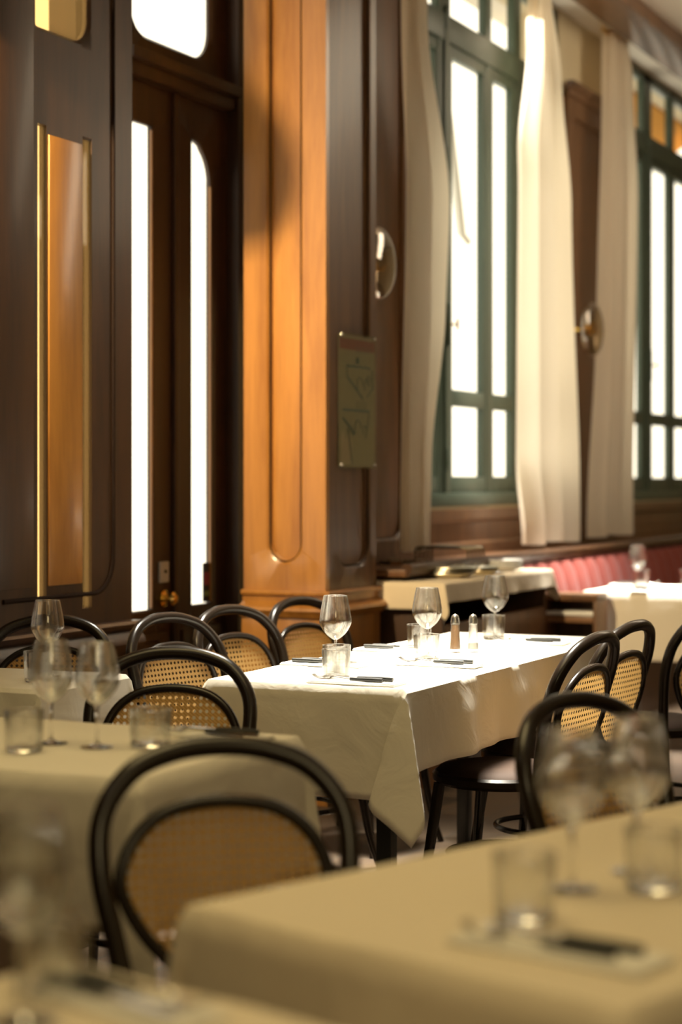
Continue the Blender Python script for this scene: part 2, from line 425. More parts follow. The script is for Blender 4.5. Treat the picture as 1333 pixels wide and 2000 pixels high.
window('window_1', [('bar', 8.46, 8.54), ('pane', 8.54, 8.92), ('post', 8.92, 9.08), ('pane', 9.08, 9.60), ('bar', 9.60, 9.685), ('pane', 9.685, 10.05), ('bar', 10.05, 10.16), ('pane', 10.16, 10.71), ('bar', 10.71, 10.8)])
window('window_2', [('bar', 11.76, 11.86), ('pane', 11.86, 12.66), ('post', 12.66, 12.86), ('pane', 12.86, 13.37), ('bar', 13.37, 13.46), ('pane', 13.46, 13.92), ('post', 13.92, 14.06), ('pane', 14.06, 14.6), ('bar', 14.6, 14.7)])

# ------------------------------------------------------------------ door
XD = -3.9
bm = B()
add_box(bm, XD-.1, 5.98, 0, XD+.02, 6.29, 4.13); add_box(bm, XD-.1, 7.19, 0, XD+.06, 7.42, 4.13)
add_box(bm, XD-.1, 6.29, 2.90, XD+.05, 7.19, 3.0, .01)
door = struct(obj('door_1', bm, M_WOODD))
bm = B(); add_box(bm, XD-.1, 6.29, 2.955, XD+.085, 7.19, 3.00, .01); obj('transom_bar', bm, M_WOODD, door)
bm = B(); frame_hole(bm, (XD, 0, 0), (0, 1, 0), (0, 0, 1), (1, 0, 0), (6.29, 3.0, 7.19, 4.13), (6.40, 3.075, 7.066, 4.0), (.13, .13, .13, .13), .025)
tr = obj('transom_light', bm, M_WOODD, door)
boxo('pane', (XD-.018, 6.39, 3.07, XD-.014, 7.08, 4.01), M_PANE, tr, 0)
def leaf(ya, yb, ga, gb, side):
    bm = B(); rr = (.002, .002, .165, .002) if side else (.002, .002, .002, .03)
    frame_hole(bm, (XD, 0, 0), (0, 1, 0), (0, 0, 1), (1, 0, 0), (ya, .02, yb, 2.9), (ga, .786, gb, 2.742), rr, .025, bevel=.008)
    l = obj('door_leaf', bm, M_WOODD, door)
    boxo('pane', (XD-.018, ga-.01, .78, XD-.014, gb+.01, 2.75), M_PANE, l, 0)
    bm = B(); frame_hole(bm, (XD+.012, 0, 0), (0, 1, 0), (0, 0, 1), (1, 0, 0), (ya+.06, .1, yb-.06, .70), (ya+.09, .13, yb-.09, .67), (.05,)*4, .012, bevel=.006)
    obj('kick_panel', bm, M_WOODD, l)
    return l
lf1 = leaf(6.29, 6.733, 6.405, 6.580, 0); lf2 = leaf(6.737, 7.19, 6.890, 7.066, 1)
boxo('meeting_bead', (XD, 6.72, .02, XD+.022, 6.755, 2.9), M_WOODD, lf1, .008)
# warm wood reveal along the right side of each pane
boxo('glazing_bead', (XD-.012, 7.056, .80, XD-.002, 7.068, 2.56), M_WOOD, lf2, 0)
boxo('glazing_bead', (XD-.012, 6.569, .80, XD-.002, 6.582, 2.72), M_WOOD, lf1, 0)
bm = B(); add_box(bm, XD, 6.615, .90, XD+.012, 6.685, .985, .005); lp = obj('lock_plate', bm, M_RUBBER, lf1)
bm = B(); add_lathe(bm, [(0.0001, .0), (.007, .0), (.007, .006), (.0001, .006)], 14, (XD+.012, 6.652, .945), 'X'); obj('keyhole', bm, M_BLACK, lp)
bm = B(); add_lathe(bm, [(0.0001, 0), (.034, 0), (.034, .008), (.022, .012), (.014, .02), (.016, .03), (.026, .038), (.028, .05), (.018, .06), (0.0001, .062)], 22, (XD, 6.657, .835), 'X'); obj('door_knob', bm, M_BRASS, lf1)
# notice card on the glass of the right leaf
cardm = mat('card_black', (.03, .025, .03), .5)
cd = boxo('notice_card', (XD-.013, 7.005, .80, XD-.009, 7.075, .965), cardm, lf2, 0)
boxo('card_stripe', (XD-.009, 7.01, .87, XD-.008, 7.07, .925), mat('card_red', (.35, .05, .07), .5), cd, 0)
boxo('card_stripe', (XD-.009, 7.01, .825, XD-.008, 7.07, .845), mat('card_green', (.25, .30, .10), .5), cd, 0)

# ------------------------------------------------------------------ pilaster
PX0, PX1, PY0, PY1 = -3.66, -3.285, 6.90, 7.40
core = B(); add_box(core, PX0, PY0+.03, 0, PX1-.03, PY1, 4.13)
pil = struct(obj('trim_1', core, M_WOODP))
bm = B(); frame_hole(bm, (0, PY0, 0), (1, 0, 0), (0, 0, 1), (0, -1, 0), (PX0, .86, PX1, 4.13), (PX0+.105, .97, PX1-.105, 4.0), (.08, .08, .08, .08), .032, bevel=.016)
obj('front_frame', bm, M_WOOD, pil)
bm = B(); add_tube(bm, [(p[0], PY0+.012, p[1]) for p in rrect(PX0+.117, .982, PX1-.117, 3.99, (.07,)*4)], .004, 6, True); obj('groove_shade_bead', bm, M_GROOVE, pil)  # dark bead paints the shade line of the panel groove
bm = B(); add_tube(bm, [(PX1-.010, p[0], p[1]) for p in rrect(PY0+.12, .96, PY1-.07, 3.99, (.09,)*4)], .004, 6, True); obj('groove_shade_bead', bm, M_GROOVE, pil)
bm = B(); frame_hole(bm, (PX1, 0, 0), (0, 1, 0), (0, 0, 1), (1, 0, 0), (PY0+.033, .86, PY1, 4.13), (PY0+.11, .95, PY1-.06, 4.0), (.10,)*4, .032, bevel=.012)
obj('side_frame', bm, M_WOODM, pil)  # darker wood than the front: the side's shade is put into its colour
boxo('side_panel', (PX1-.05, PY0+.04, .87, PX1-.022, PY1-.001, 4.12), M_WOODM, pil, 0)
PB = [(0, .866), (.022, .866), (.028, .858), (.026, .848), (.012, .843), (.010, .82), (.016, .815), (.05, .797), (.055, .785), (.04, .77), (.035, .76), (.03, .755), (.0, .75)]
bm = B(); cornice(bm, [(PX0, PY0), (PX1, PY0), (PX1, PY1)], PB); obj('base_moulding', bm, M_WOOD, pil)
bm = B(); add_box(bm, PX0, PY0-.02, 0, PX1+.02, PY1, .755, .004); obj('pedestal', bm, M_WOOD, pil)

# framed drawing on the pilaster side
X = PX1+.001
def poster():
    y0, y1, z0, z1 = 7.015, 7.375, 1.37, 1.915
    t = thing('wall_poster', 'narrow framed drawing sheet with red header on the dark pilaster side', 'poster', (X, (y0+y1)/2, z0))
    ox, oy, oz = t.location
    def bx(name, d, m, par=t): return boxo(name, (d[0]-ox, d[1]-oy, d[2]-oz, d[3]-ox, d[4]-oy, d[5]-oz), m, par, 0)
    paper = mat('poster_paper', (.34, .30, .17), .6); sh = bx('sheet', (X, y0, z0, X+.004, y1, z1), paper)
    bx('header_band', (X+.004, y0+.005, z1-.06, X+.005, y1-.005, z1-.015), mat('poster_red', (.28, .05, .04), .6), sh)
    dk = mat('poster_ink', (.06, .11, .08), .6)
    bm = B()
    def ln(a, b, w=.003):
        add_tube(bm, [(X+.0045-ox, a[0]-oy, a[1]-oz), (X+.0045-ox, b[0]-oy, b[1]-oz)], w, 5)
    # upper cluster: bunting line, long diagonal and curls; lower cluster: shelf line and curls
    for i in range(8): ln((7.09+i*.03, 1.79-.004*(i % 2)), (7.11+i*.03, 1.787), .005)
    ln((7.09, 1.79), (7.09, 1.745)); ln((7.09, 1.745), (7.25, 1.655), .004)
    ln((7.345, 1.78), (7.35, 1.70)); ln((7.35, 1.70), (7.29, 1.665))
    ln((7.19, 1.825), (7.19, 1.80), .008)
    for c, r in (((7.22, 1.71), .03), ((7.29, 1.71), .025), ((7.31, 1.73), .02), ((7.20, 1.53), .03), ((7.27, 1.52), .02)):
        add_tube(bm, [(X+.0045-ox, c[0]+r*math.cos(a)-oy, c[1]+r*1.2*math.sin(a)-oz) for a in [j*PI/5 for j in range(7)]], .0025, 5)
    ln((7.05, 1.605), (7.31, 1.605), .006); ln((7.31, 1.60), (7.30, 1.55)); ln((7.30, 1.55), (7.275, 1.49)); ln((7.05, 1.57), (7.13, 1.53), .005); ln((7.13, 1.53), (7.16, 1.505), .006)
    for k in range(4): ln((7.19+.03*k, 1.645), (7.19+.03*k, 1.61), .0015)
    ln((7.10, 1.53), (7.14, 1.38), .004)
    for k in range(5): ln((7.17+.035*k, 1.865), (7.195+.035*k, 1.865), .002)
    for k in range(4): ln((7.18+.035*k, 1.85), (7.20+.035*k, 1.85), .002)
    obj('ink_drawing', bm, dk, sh)
    bm = B()
    for k in range(9): add_box(bm, X+.004-ox, 7.035+.012*k-oy, z0+.01-oz, X+.0048-ox, 7.043+.012*k-oy, z0+.13+.02*math.sin(k*1.3)-oz)
    obj('pale_shape', bm, mat('poster_pale', (.55, .42, .28), .6), sh)
    bm = B(); add_box(bm, X+.006-ox, y0-.004-oy, z0-.008-oz, X+.010-ox, y1+.004-oy, z1+.008-oz); obj('acrylic_cover', bm, thin_glass('acrylic', (.93, .93, .88), .5, .07), t)
    for (a, b) in ((y0+.015, z0+.008), (y1-.015, z0+.008), (y0+.015, z1-.002), (y1-.015, z1-.002)):
        bm = B(); add_lathe(bm, [(.0001, 0), (.008, 0), (.008, .012), (.005, .016), (.0001, .016)], 12, (0-.0, a-oy, b-oz), 'X'); obj('mounting_clip', bm, M_CHROME, t)
poster()

# glass disc wall lamps
def wall_lamp(y, z, x, label):
    t = thing('wall_lamp', label, 'lamp', (x, y, z), 0, 'glass wall lamps between the windows')
    bm = B(); add_lathe(bm, [(.0001, 0), (.06, 0), (.06, .01), (.045, .018), (.02, .022), (.016, .10), (.03, .108), (.034, .13), (.022, .148), (.0001, .152)], 24, (0, 0, 0), 'X'); obj('brass_base', bm, M_BRASS, t)
    bm = B(); pr = []
    for i in range(19):
        a = PI*i/18; pr.append((max(.165*math.sin(a)**.8, .0005), .15-.055*math.cos(a)))
    for i in range(18, -1, -1):
        a = PI*i/18; pr.append((max(.161*math.sin(a)**.8, .0004), .15-.051*math.cos(a)))
    add_lathe(bm, pr, 36, (0, 0, 0), 'X'); sh = obj('glass_shade', bm, thin_glass('lamp_glass', (.93, .87, .78), .9, .16), t)
    bm = B(); pts = [(.022, .045)]
    add_tube(bm, [(.15, 0, .018), (.17, .02, .04), (.17, .045, .0), (.165, .02, -.03), (.16, -.02, -.03), (.16, -.045, .01), (.165, -.02, .04)], .008, 8); obj('bulb', bm, M_BRASS, t)
wall_lamp(7.70, 2.28, XW+.036, 'clear glass disc wall lamp half hidden behind the dark pilaster')
wall_lamp(10.93, 2.22, XW+.012, 'clear glass disc wall lamp on the panel between two curtains')

# ------------------------------------------------------------------ curtains
def curtain(left, right, zb, label, folds=5, amp=.045, x=-3.44, ph=0.0):
    """left/right: list of (z, y) from top to bottom"""
    def at(tb, z):
        for (za, ya), (zc, yc) in zip(tb, tb[1:]):
            if za >= z >= zc:
                t = (za-z)/(za-zc); t = t*t*(3-2*t); return ya+(yc-ya)*t
        return tb[0][1] if z > tb[0][0] else tb[-1][1]
    t = thing('curtain', label, 'curtain', (x, (left[-1][1]+right[-1][1])/2, zb), 0, 'cream curtains at the windows')
    bm = B(); nz, ny = 60, 90; g = []
    for i in range(nz+1):
        z = 4.10+(zb-4.10)*i/nz; a, b = at(left, z), at(right, z); row = []
        for j in range(ny+1):
            s = j/ny; w = math.sin(s*folds*2*PI+ph+.7*math.sin(i*.07+ph))+.18*math.sin(s*folds*3.7*PI+1.3+ph+i*.02)
            row.append(bm.verts.new((amp*w*(.75+.25*i/nz), a+(b-a)*s+.012*math.sin(s*folds*4*PI+ph)-t.location.y, z-zb+.006*math.sin(s*9+ph))))
        g.append(row)
    for i in range(nz):
        for j in range(ny): bm.faces.new((g[i][j], g[i][j+1], g[i+1][j+1], g[i+1][j]))
    o = obj('fabric', bm, M_CURT, t)
    bm = B(); yy0, yy1 = at(left, 4.1)-.05, at(right, 4.1)+.05
    add_tube(bm, [(0, yy0-t.location.y, 4.075-zb), (0, yy1-t.location.y, 4.075-zb)], .012); obj('curtain_rod', bm, M_BRASS, t)
XC = -3.42
curtain([(4.1, 8.02), (1.0, 8.02)], [(4.1, 8.30), (3.5, 8.28), (2.65, 8.56), (2.15, 8.53), (1.40, 8.39), (1.0, 8.37)], .985, 'cream curtain hanging just right of the dark pilaster', 2, .035, ph=.6)
curtain([(4.1, 9.87), (3.7, 9.80), (3.06, 9.59), (1.42, 9.55), (.97, 9.68)], [(4.1, 10.10), (3.6, 10.28), (2.9, 10.42), (.95, 10.58)], .965, 'widest cream curtain hanging between the two green windows', 3, .04, ph=2.2)
curtain([(4.1, 11.22), (3.9, 11.20), (2.68, 11.14), (2.2, 11.13), (1.0, 10.97)], [(4.1, 11.62), (3.9, 11.74), (3.1, 11.86), (.96, 11.86)], .975, 'cream curtain right of the second wall lamp', 3, .04, ph=4.0)

# ------------------------------------------------------------------ banquette
def banquette():
    t = thing('banquette', 'long red channel-tufted banquette bench below the window ledge', 'bench', (-3.1, 8.9, 0))
    oy = 8.9; bm = B(); y0, y1 = 8.86, 15.9; ch = .20; n = int((y1-y0)/ch*8)
    prof = [(-.06, .55), (.03, .50), (.02, .60), (-.005, .72), (-.035, .84), (-.06, .89), (-.075, .90), (-.09, .88)]
    rows = []
    for i in range(n+1):
        y = y0+(y1-y0)*i/n; s = abs(math.sin((y-y0)/ch*PI))**.6
        rows.append([bm.verts.new((o+(.022*s if 0 < k < 6 else 0), y-oy, z-(0.006*(1-s) if k > 3 else 0))) for k, (o, z) in enumerate(prof)])
    for i in range(n):
        for k in range(len(prof)-1): bm.faces.new((rows[i][k], rows[i][k+1], rows[i+1][k+1], rows[i+1][k]))
    obj('backrest', bm, M_RED, t)
    bm = B(); add_box(bm, -.04, 9.07-oy, .34, .20, y1-oy, .48, .03); obj('seat', bm, M_RED, t)
    bm = B(); add_box(bm, -.06, 9.07-oy, 0, .16, y1-oy, .34); obj('base', bm, M_WOODD, t)
banquette()

# ------------------------------------------------------------------ chairs
def make_chair(label, group):
    t = thing('bentwood_chair', label, 'chair', (0, 0, 0), 0, group)
    half = [(-.215, .285, 0, .011), (-.19, .225, .22, .014), (-.168, .190, .44, .017), (-.186, .205, .56, .0175), (-.208, .232, .67, .018), (-.202, .262, .76, .018), (-.153, .290, .826, .018), (-.08, .308, .856, .018), (0, .314, .864, .018)]
    full = half+[(-x, y, z, r) for x, y, z, r in half[-2::-1]]
    p = catmull(full, 6); bm = B(); add_tube(bm, p, [q[3] for q in p], 12); obj('back_hoop', bm, M_BENT, t)
    def yb(x, z): return .190+(z-.44)*.235+.02-.30*x*x
    lp = []
    for i in range(16):
        a = 2*PI*i/16; c, s = math.sin(a), math.cos(a)
        z = .645+.130*s if s > 0 else .645+.160*s
        w = .174 if s > 0 else .174-.058*(-s)**1.2
        x = w*(abs(c)**.80)*(1 if c > 0 else -1)
        lp.append((x, yb(x, z), z))
    lp = catmull(lp, 4, True)
    bm = B(); add_tube(bm, lp, .0115, 10, True); obj('cane_frame', bm, M_BENT, t)
    bm = B(); cx = .645; rings = []
    for k in (1.0, .75, .5, .25):
        rings.append([bm.verts.new((q[0]*k, yb(q[0]*k, cx+(q[2]-cx)*k), cx+(q[2]-cx)*k)) for q in lp])
    cvt = bm.verts.new((0, yb(0, cx), cx)); n = len(lp)
    for a, b in zip(rings, rings[1:]):
        for i in range(n): bm.faces.new((a[i], a[(i+1) % n], b[(i+1) % n], b[i]))
    for i in range(n): bm.faces.new((rings[-1][i], rings[-1][(i+1) % n], cvt))
    obj('cane_panel', bm, M_CANE, t)
    bm = B(); add_lathe(bm, [(.155, .425), (.195, .425), (.207, .435), (.207, .452), (.198, .46), (.155, .46)], 36, close=True); obj('seat_frame', bm, M_BENT, t)
    bm = B(); add_lathe(bm, [(.0001, .43), (.188, .43), (.196, .458), (.185, .470), (.13, .480), (0.0001, .484)], 36); obj('seat_cushion', bm, M_LEATHER, t)
    for s in (-1, 1):
        bm = B(); q = catmull([(s*.145, -.135, .43, .017), (s*.158, -.15, .3, .016), (s*.178, -.175, .12, .013), (s*.20, -.205, 0, .011)], 5)
        add_tube(bm, q, [v[3] for v in q], 10); obj('leg', bm, M_BENT, t)
    bm = B(); add_tube(bm, [(.168*math.cos(2*PI*k/36), .015+.175*math.sin(2*PI*k/36), .215) for k in range(36)], .009, 8, True); obj('stretcher', bm, M_BENT, t)
    return t
chair0 = None
def chair(bx, by, fx, fy, label, group):
    """bx,by: where the top of the backrest stands; f: direction the chair faces"""
    global chair0
    l = math.hypot(fx, fy); fx /= l; fy /= l; loc = (bx+.30*fx, by+.30*fy, 0); rz = math.atan2(fx, -fy)
    if chair0 is None:
        chair0 = make_chair(label, group); chair0.location = loc; chair0.rotation_euler = (0, 0, rz)
    else: dup(chair0, loc, rz, label, group)
G = 'bentwood cane chairs around the tables'
chair(-1.53, 2.80, .62, -.78, 'nearest dark bentwood chair, large and blurred, left of the foreground table', G)
chair(-1.195, 3.69, .93, -.37, 'blurred bentwood chair behind the foreground wine glasses', G)
chair(-2.468, 4.27, .30, -.95, 'bentwood cane chair facing us behind the left table', G)
chair(-3.13, 5.37, .97, -.25, 'first bentwood chair left of the middle table, by the door, partly behind another chair', G)
chair(-3.13, 5.80, .97, -.25, 'middle bentwood chair of three left of the middle table, below the door glass', G)
chair(-3.12, 6.33, .97, -.25, 'bentwood chair left of the middle table, against the lit pilaster base', G)
chair(-1.63, 5.24, -1, .08, 'bentwood chair right of the middle table, nearer of the overlapping pair', G)
chair(-1.66, 5.71, -.99, .12, 'bentwood chair right of the middle table, farther of the overlapping pair', G)
chair(-1.56, 6.42, -.90, .42, 'bentwood chair cut by the right photo edge, beside the overlapping pair', G)
chair(-3.42, 5.13, .3, -.95, 'dim bentwood chair behind the far left table', G)
chair(-2.02, 2.46, -.1, 1, 'blurred bentwood chair cut by the left photo edge', G)

# ------------------------------------------------------------------ tables and cloths
def table(x0, y0, x1, y1, top, label, rz=0, loc=None):
    cx, cy = (x0+x1)/2, (y0+y1)/2; w, l = x1-x0, y1-y0
    t = thing('dining_table', label, 'table', (cx, cy, 0) if loc is None else loc, rz)
    bm = B(); add_box(bm, -w/2+.005, -l/2+.005, top-.034, w/2-.005, l/2-.005, top-.004, .004); obj('tabletop', bm, M_WOODD, t)
    for sx in (-1, 1):
        for sy in (-1, 1):
            bm = B(); add_box(bm, sx*(w/2-.09)-.022, sy*(l/2-.1)-.022, 0, sx*(w/2-.09)+.022, sy*(l/2-.1)+.022, top-.034, .004); obj('leg', bm, M_BLACK, t)
    bm = B(); add_box(bm, -w/2+.06, -l/2+.07, top-.10, w/2-.06, l/2-.07, top-.034); obj('apron', bm, M_WOODD, t)
    return t
def cloth(w, l, top, drop, label, loc, rz=0, m=None, seed=1, out=.05, group='white tablecloths', dropx=None, creases=(), wav=.008):
    """cloth of a w x l table hanging down 'drop'; corners fall in a folded point"""
    rnd = random.Random(seed); m = m or M_CLOTH
    bm = B(); n = 14; e = .004
    dx = drop if dropx is None else dropx
    us = [-w/2-dx*(1-k/n) for k in range(n)]+[-w/2+w*k/24 for k in range(25)]+[w/2+dx*(k+1)/n for k in range(n)]
    nl = max(24, int(l/.03))
    vs = [-l/2-drop*(1-k/n) for k in range(n)]+[-l/2+l*k/nl for k in range(nl+1)]+[l/2+drop*(k+1)/n for k in range(n)]
    p1, p2, p3 = rnd.random()*6, rnd.random()*6, rnd.random()*6
    def hang(s):   # outward, downward for arc s past the edge, rounded edge
        r = .010
        if s <= 0: return 0, 0
        a = min(s/r, PI/2); o = r*math.sin(a); d = r*(1-math.cos(a)); rest = max(0, s-r*PI/2)
        return o+rest*.018, d+rest
    V = []
    for u in us:
        row = []
        for v in vs:
            a = max(0, abs(u)-w/2); b = max(0, abs(v)-l/2); sx = 1 if u > 0 else -1; sy = 1 if v > 0 else -1
            x = max(-w/2, min(w/2, u)); y = max(-l/2, min(l/2, v)); z = top
            if a == 0 and b == 0:
                z += .0012*math.sin(u*23+p1)*math.sin(v*17+p2)
            elif b == 0:
                o, d = hang(a); k = min(1, a/.1); near = min(1, (l/2-abs(v))/.25)
                o += k*wav*(a/dx)*1.4*(math.sin(v*13+p1)+.6*math.sin(v*29+p2))*near+k*.006; x += sx*o; z -= d
            elif a == 0:
                o, d = hang(b); k = min(1, b/.1); near = min(1, (w/2-abs(u))/.2)
                o += k*wav*(b/drop)*1.2*(math.sin(u*15+p3)+.5*math.sin(u*31+p1))*near+k*.006; y += sy*o; z -= d
            else:
                r = math.hypot(a, b); th = math.atan2(b, a); o, d = hang(r); k = min(1, r/.1)
                q = math.sin(2*th); rr = r/drop; s45 = max(0, math.sin(2*(th-PI/4))) if th > PI/4 else 0
                tx = (.75*q-1.35*s45*(1-.35*max(0, (th-PI*.4)/(PI*.1))))*out*rr; ty = (.45*q+.25*s45)*out*rr
                if th > PI*.47: tx *= max(0, (PI/2-th)/(PI*.03))
                # side position blends from the x side to the y side
                cxs = o*math.cos(th)+k*.006*math.cos(th); cys = o*math.sin(th)+k*.006*math.sin(th)
                x += sx*(cxs+tx); y += sy*(cys+ty); z -= d*(1+.08*q)
                z -= 0
            row.append(bm.verts.new((x, y, z)))
        V.append(row)
    for i in range(len(us)-1):
        for j in range(len(vs)-1): bm.faces.new((V[i][j], V[i+1][j], V[i+1][j+1], V[i][j+1]))
    o = obj('tablecloth', bm, m); o.location = loc; o.rotation_euler = (0, 0, rz)
    s = o.modifiers.new('thickness', 'SOLIDIFY'); s.thickness = .002; s.offset = 1
    tag(o, label, 'tablecloth', group)
    if creases:
        bm = B()
        for (x0, y0, x1, y1) in creases: add_tube(bm, [(x0, y0, top+.0015), (x1, y1, top+.0015)], .0018, 5)
        obj('pressed_crease', bm, m, o)
    return o
T = .76
# middle table: two small tables pushed together under one cloth
table(-2.55, 4.60, -1.965, 6.42, T, 'long dining table in the middle under a white cloth')
cloth(.585, 1.82, T, .30, 'bright white tablecloth on the long middle table', (-2.2575, 5.51, 0), 0, M_CLOTH, 3, .09, dropx=.23, creases=((-.29, -.02, .29, -.02), (-.03, -.9, -.03, .9)))
# left table
table(-2.62, 3.00, -1.81, 3.66, T, 'dining table at left under a cream-lit white cloth')
cloth(.81, .66, T, .29, 'white tablecloth on the left table behind the nearest chair', (-2.215, 3.33, 0), 0, M_CLOTH, 5, .05)
# foreground table, turned
fr = math.radians(-20)
def fpos(u, v):   # foreground table local -> world; origin at its near left corner
    c, s = math.cos(fr), math.sin(fr); return (-1.215+u*c-v*s, 2.139+u*s+v*c)
cx, cy = fpos(.345, .58)
tt = table(-.345, -.58, .345, .58, T, 'large blurred dining table in the right foreground', fr, (cx, cy, 0))
cloth(.69, 1.16, T, .30, 'blurred tablecloth on the right foreground table', (cx, cy, 0), fr, M_CREAM, 8, .04)
# bottom left foreground table
c, s = math.cos(fr*.8), math.sin(fr*.8)
bx, by = -1.2+.35*c+.35*s, 1.829+.35*s-.35*c
table(-.35, -.35, .35, .35, T, 'blurred dining table cut by the bottom left photo corner', fr*.8, (bx, by, 0))
cloth(.70, .70, T, .28, 'blurred tablecloth cut by the bottom left photo corner', (bx, by, 0), fr*.8, M_CREAM, 9, .04)
# far left table
table(-3.42, 4.18, -2.83, 4.62, T, 'far left dining table below the narrow ghost panes')
cloth(.59, .44, T, .22, 'small white tablecloth on the far left table', (-3.125, 4.40, 0), 0, M_CLOTH, 11, .04)
# table by the banquette
table(-2.90, 9.10, -1.9, 9.80, T, 'dining table in front of the red banquette')
cloth(1.0, .70, T, .34, 'bright white tablecloth beside the red banquette', (-2.40, 9.45, 0), 0, M_CLOTH, 12, .03, dropx=.18, creases=((-.2, -.36, -.2, .36),))

# ------------------------------------------------------------------ glassware
def glass_parts(t, prof_out, prof_in, name='bowl'):
    bm = B(); add_lathe(bm, prof_out+prof_in[::-1], 32); return obj(name, bm, M_GLASS, t)
wine0 = None
def wine(x, y, label, sc=1.0, z=T+.004):
    global wine0
    if wine0 is None:
        t = thing('wine_glass', label, 'glass', (x, y, z), 0, 'empty wine glasses on the tables')
        o = catmull([(.005, .086), (.014, .091), (.032, .107), (.0455, .131), (.0465, .146), (.042, .178), (.0345, .214)], 4)
        bm = B(); add_lathe(bm, o+[(max(r-.0011, .0004), zz+.0008) for r, zz in o[::-1]], 32); obj('bowl', bm, M_GLASS, t)
        bm = B(); add_tube(bm, [(.0342*math.cos(2*PI*k/32), .0342*math.sin(2*PI*k/32), .214) for k in range(32)], .0009, 6, True); obj('rim', bm, M_SOLID, t)
        bm = B(); add_lathe(bm, [(.0001, .001), (.034, 0), (.0345, .0012), (.02, .003), (.007, .007), (.0038, .014), (.0034, .05), (.0042, .078), (.006, .087), (.0001, .089)], 24); obj('stem_and_foot', bm, M_SOLID, t)
        wine0 = t
    else: t = dup(wine0, (x, y, z), random.random()*6, label)
    t.scale = (sc, sc, sc)
tumb0 = None
def tumbler(x, y, label, sc=1.0, z=T+.004, sz=1.0):
    global tumb0
    if tumb0 is None:
        t = thing('tumbler', label, 'glass', (x, y, z), 0, 'empty tumblers on the tables')
        bm = B(); add_lathe(bm, [(.0375, .009), (.0405, .083), (.0387, .083), (.0357, .012)], 32); obj('wall', bm, M_GLASS, t)
        bm = B(); add_tube(bm, [(.0396*math.cos(2*PI*k/32), .0396*math.sin(2*PI*k/32), .083) for k in range(32)], .0011, 6, True); obj('rim', bm, M_SOLID, t)
        bm = B(); add_lathe(bm, [(.0001, 0), (.033, 0), (.037, .004), (.0375, .009), (.034, .0105), (.0001, .008)], 32); obj('base', bm, M_SOLID, t)
        tumb0 = t
    else: t = dup(tumb0, (x, y, z), random.random()*6, label)
    t.scale = (sc, sc, sz*sc)
def on(px): pass
# middle table
wine(-2.34, 4.98, 'wine glass nearest on the middle table, rising behind two tumblers')
wine(-2.25, 5.46, 'wine glass in the centre of the middle table, left of the shakers')
wine(-2.318, 6.25, 'wine glass at the far end of the middle table, right of the shakers')
tumbler(-2.218, 4.725, 'front tumbler at the near end of the middle table')
tumbler(-2.275, 4.85, 'tumbler right behind the front one on the middle table')
tumbler(-2.19, 5.31, 'tumbler below the central wine glass of the middle table')
tumbler(-2.36, 5.66, 'partly hidden tumbler behind the central wine glass, left of the shakers')
tumbler(-2.29, 6.16, 'tumbler at the far end of the middle table')
# left table
wine(-2.099, 3.314, 'wine glass on the left table in front of the cane chair')
tumbler(-2.005, 3.37, 'wide tumbler on the left table beside its wine glass', 1.1, sz=.85)
wine(-2.215, 3.32, 'blurred wine glass further left on the left table')
tumbler(-2.20, 3.20, 'faint tumbler near the left photo edge on the left table')
# foreground table
wine(-.792, 2.43, 'large blurred wine glass on the foreground table, left of two')
wine(-.745, 2.575, 'large blurred wine glass on the foreground table, right of two')
tumbler(-.790, 2.235, 'blurred foreground tumbler behind the knife and fork')
tumbler(-.690, 2.47, 'blurred foreground tumbler right of both wine glasses')
# bottom left table
wine(-1.10, 1.60, 'very blurred wine glass at the bottom left photo edge')
tumbler(-1.135, 1.70, 'very blurred tumbler at the bottom left photo edge')
# far left table
wine(-2.98, 4.45, 'small wine glass on the far left table')
tumbler(-2.93, 4.33, 'small tumbler on the far left table')
# banquette table
wine(-2.755, 9.55, 'wine glass on the table by the red banquette')
tumbler(-2.70, 9.42, 'tumbler on the table by the red banquette, left of its wine glass', 1.1)
tumbler(-2.50, 9.60, 'tumbler on the banquette table at the right photo edge', 1.1)

# ------------------------------------------------------------------ cutlery and napkins
def make_knife(label, loc, rz):
    t = thing('table_knife', label, 'knife', loc, rz, 'dark-handled cutlery on napkins')
    bm = B(); add_tube(bm, [(0, .0, .006), (.03, 0, .006), (.085, 0, .006), (.105, 0, .006)], [.0062, .007, .006, .005], 8); obj('handle', bm, M_BLACK, t)
    bm = B()
    p = [(.105, -.006), (.16, -.008), (.20, -.008), (.222, .002), (.20, .008), (.105, .006)]
    a = [bm.verts.new((x, y, .005)) for x, y in p]; b = [bm.verts.new((x, y, .007)) for x, y in p]
    bm.faces.new(a[::-1]); bm.faces.new(b)
    for i in range(6): bm.faces.new((a[i], a[(i+1) % 6], b[(i+1) % 6], b[i]))
    obj('blade', bm, M_CHROME, t); return t
def make_fork(label, loc, rz):
    t = thing('table_fork', label, 'fork', loc, rz, 'dark-handled cutlery on napkins')
    bm = B(); add_tube(bm, [(0, 0, .006), (.03, 0, .006), (.095, 0, .006)], [.0058, .0065, .0048], 8); obj('handle', bm, M_BLACK, t)
    bm = B(); add_tube(bm, catmull([(.095, 0, .006), (.12, 0, .008), (.145, 0, .010), (.155, 0, .006)], 4), .0028, 8)
    add_box(bm, .15, -.011, .003, .166, .011, .006, .001)
    for k in range(4):
        y = -.009+.006*k; add_tube(bm, catmull([(.164, y, .0045), (.18, y, .004), (.196, y, .009), (.206, y, .016)], 3), .0013, 6)
    obj('tines', bm, M_CHROME, t); return t
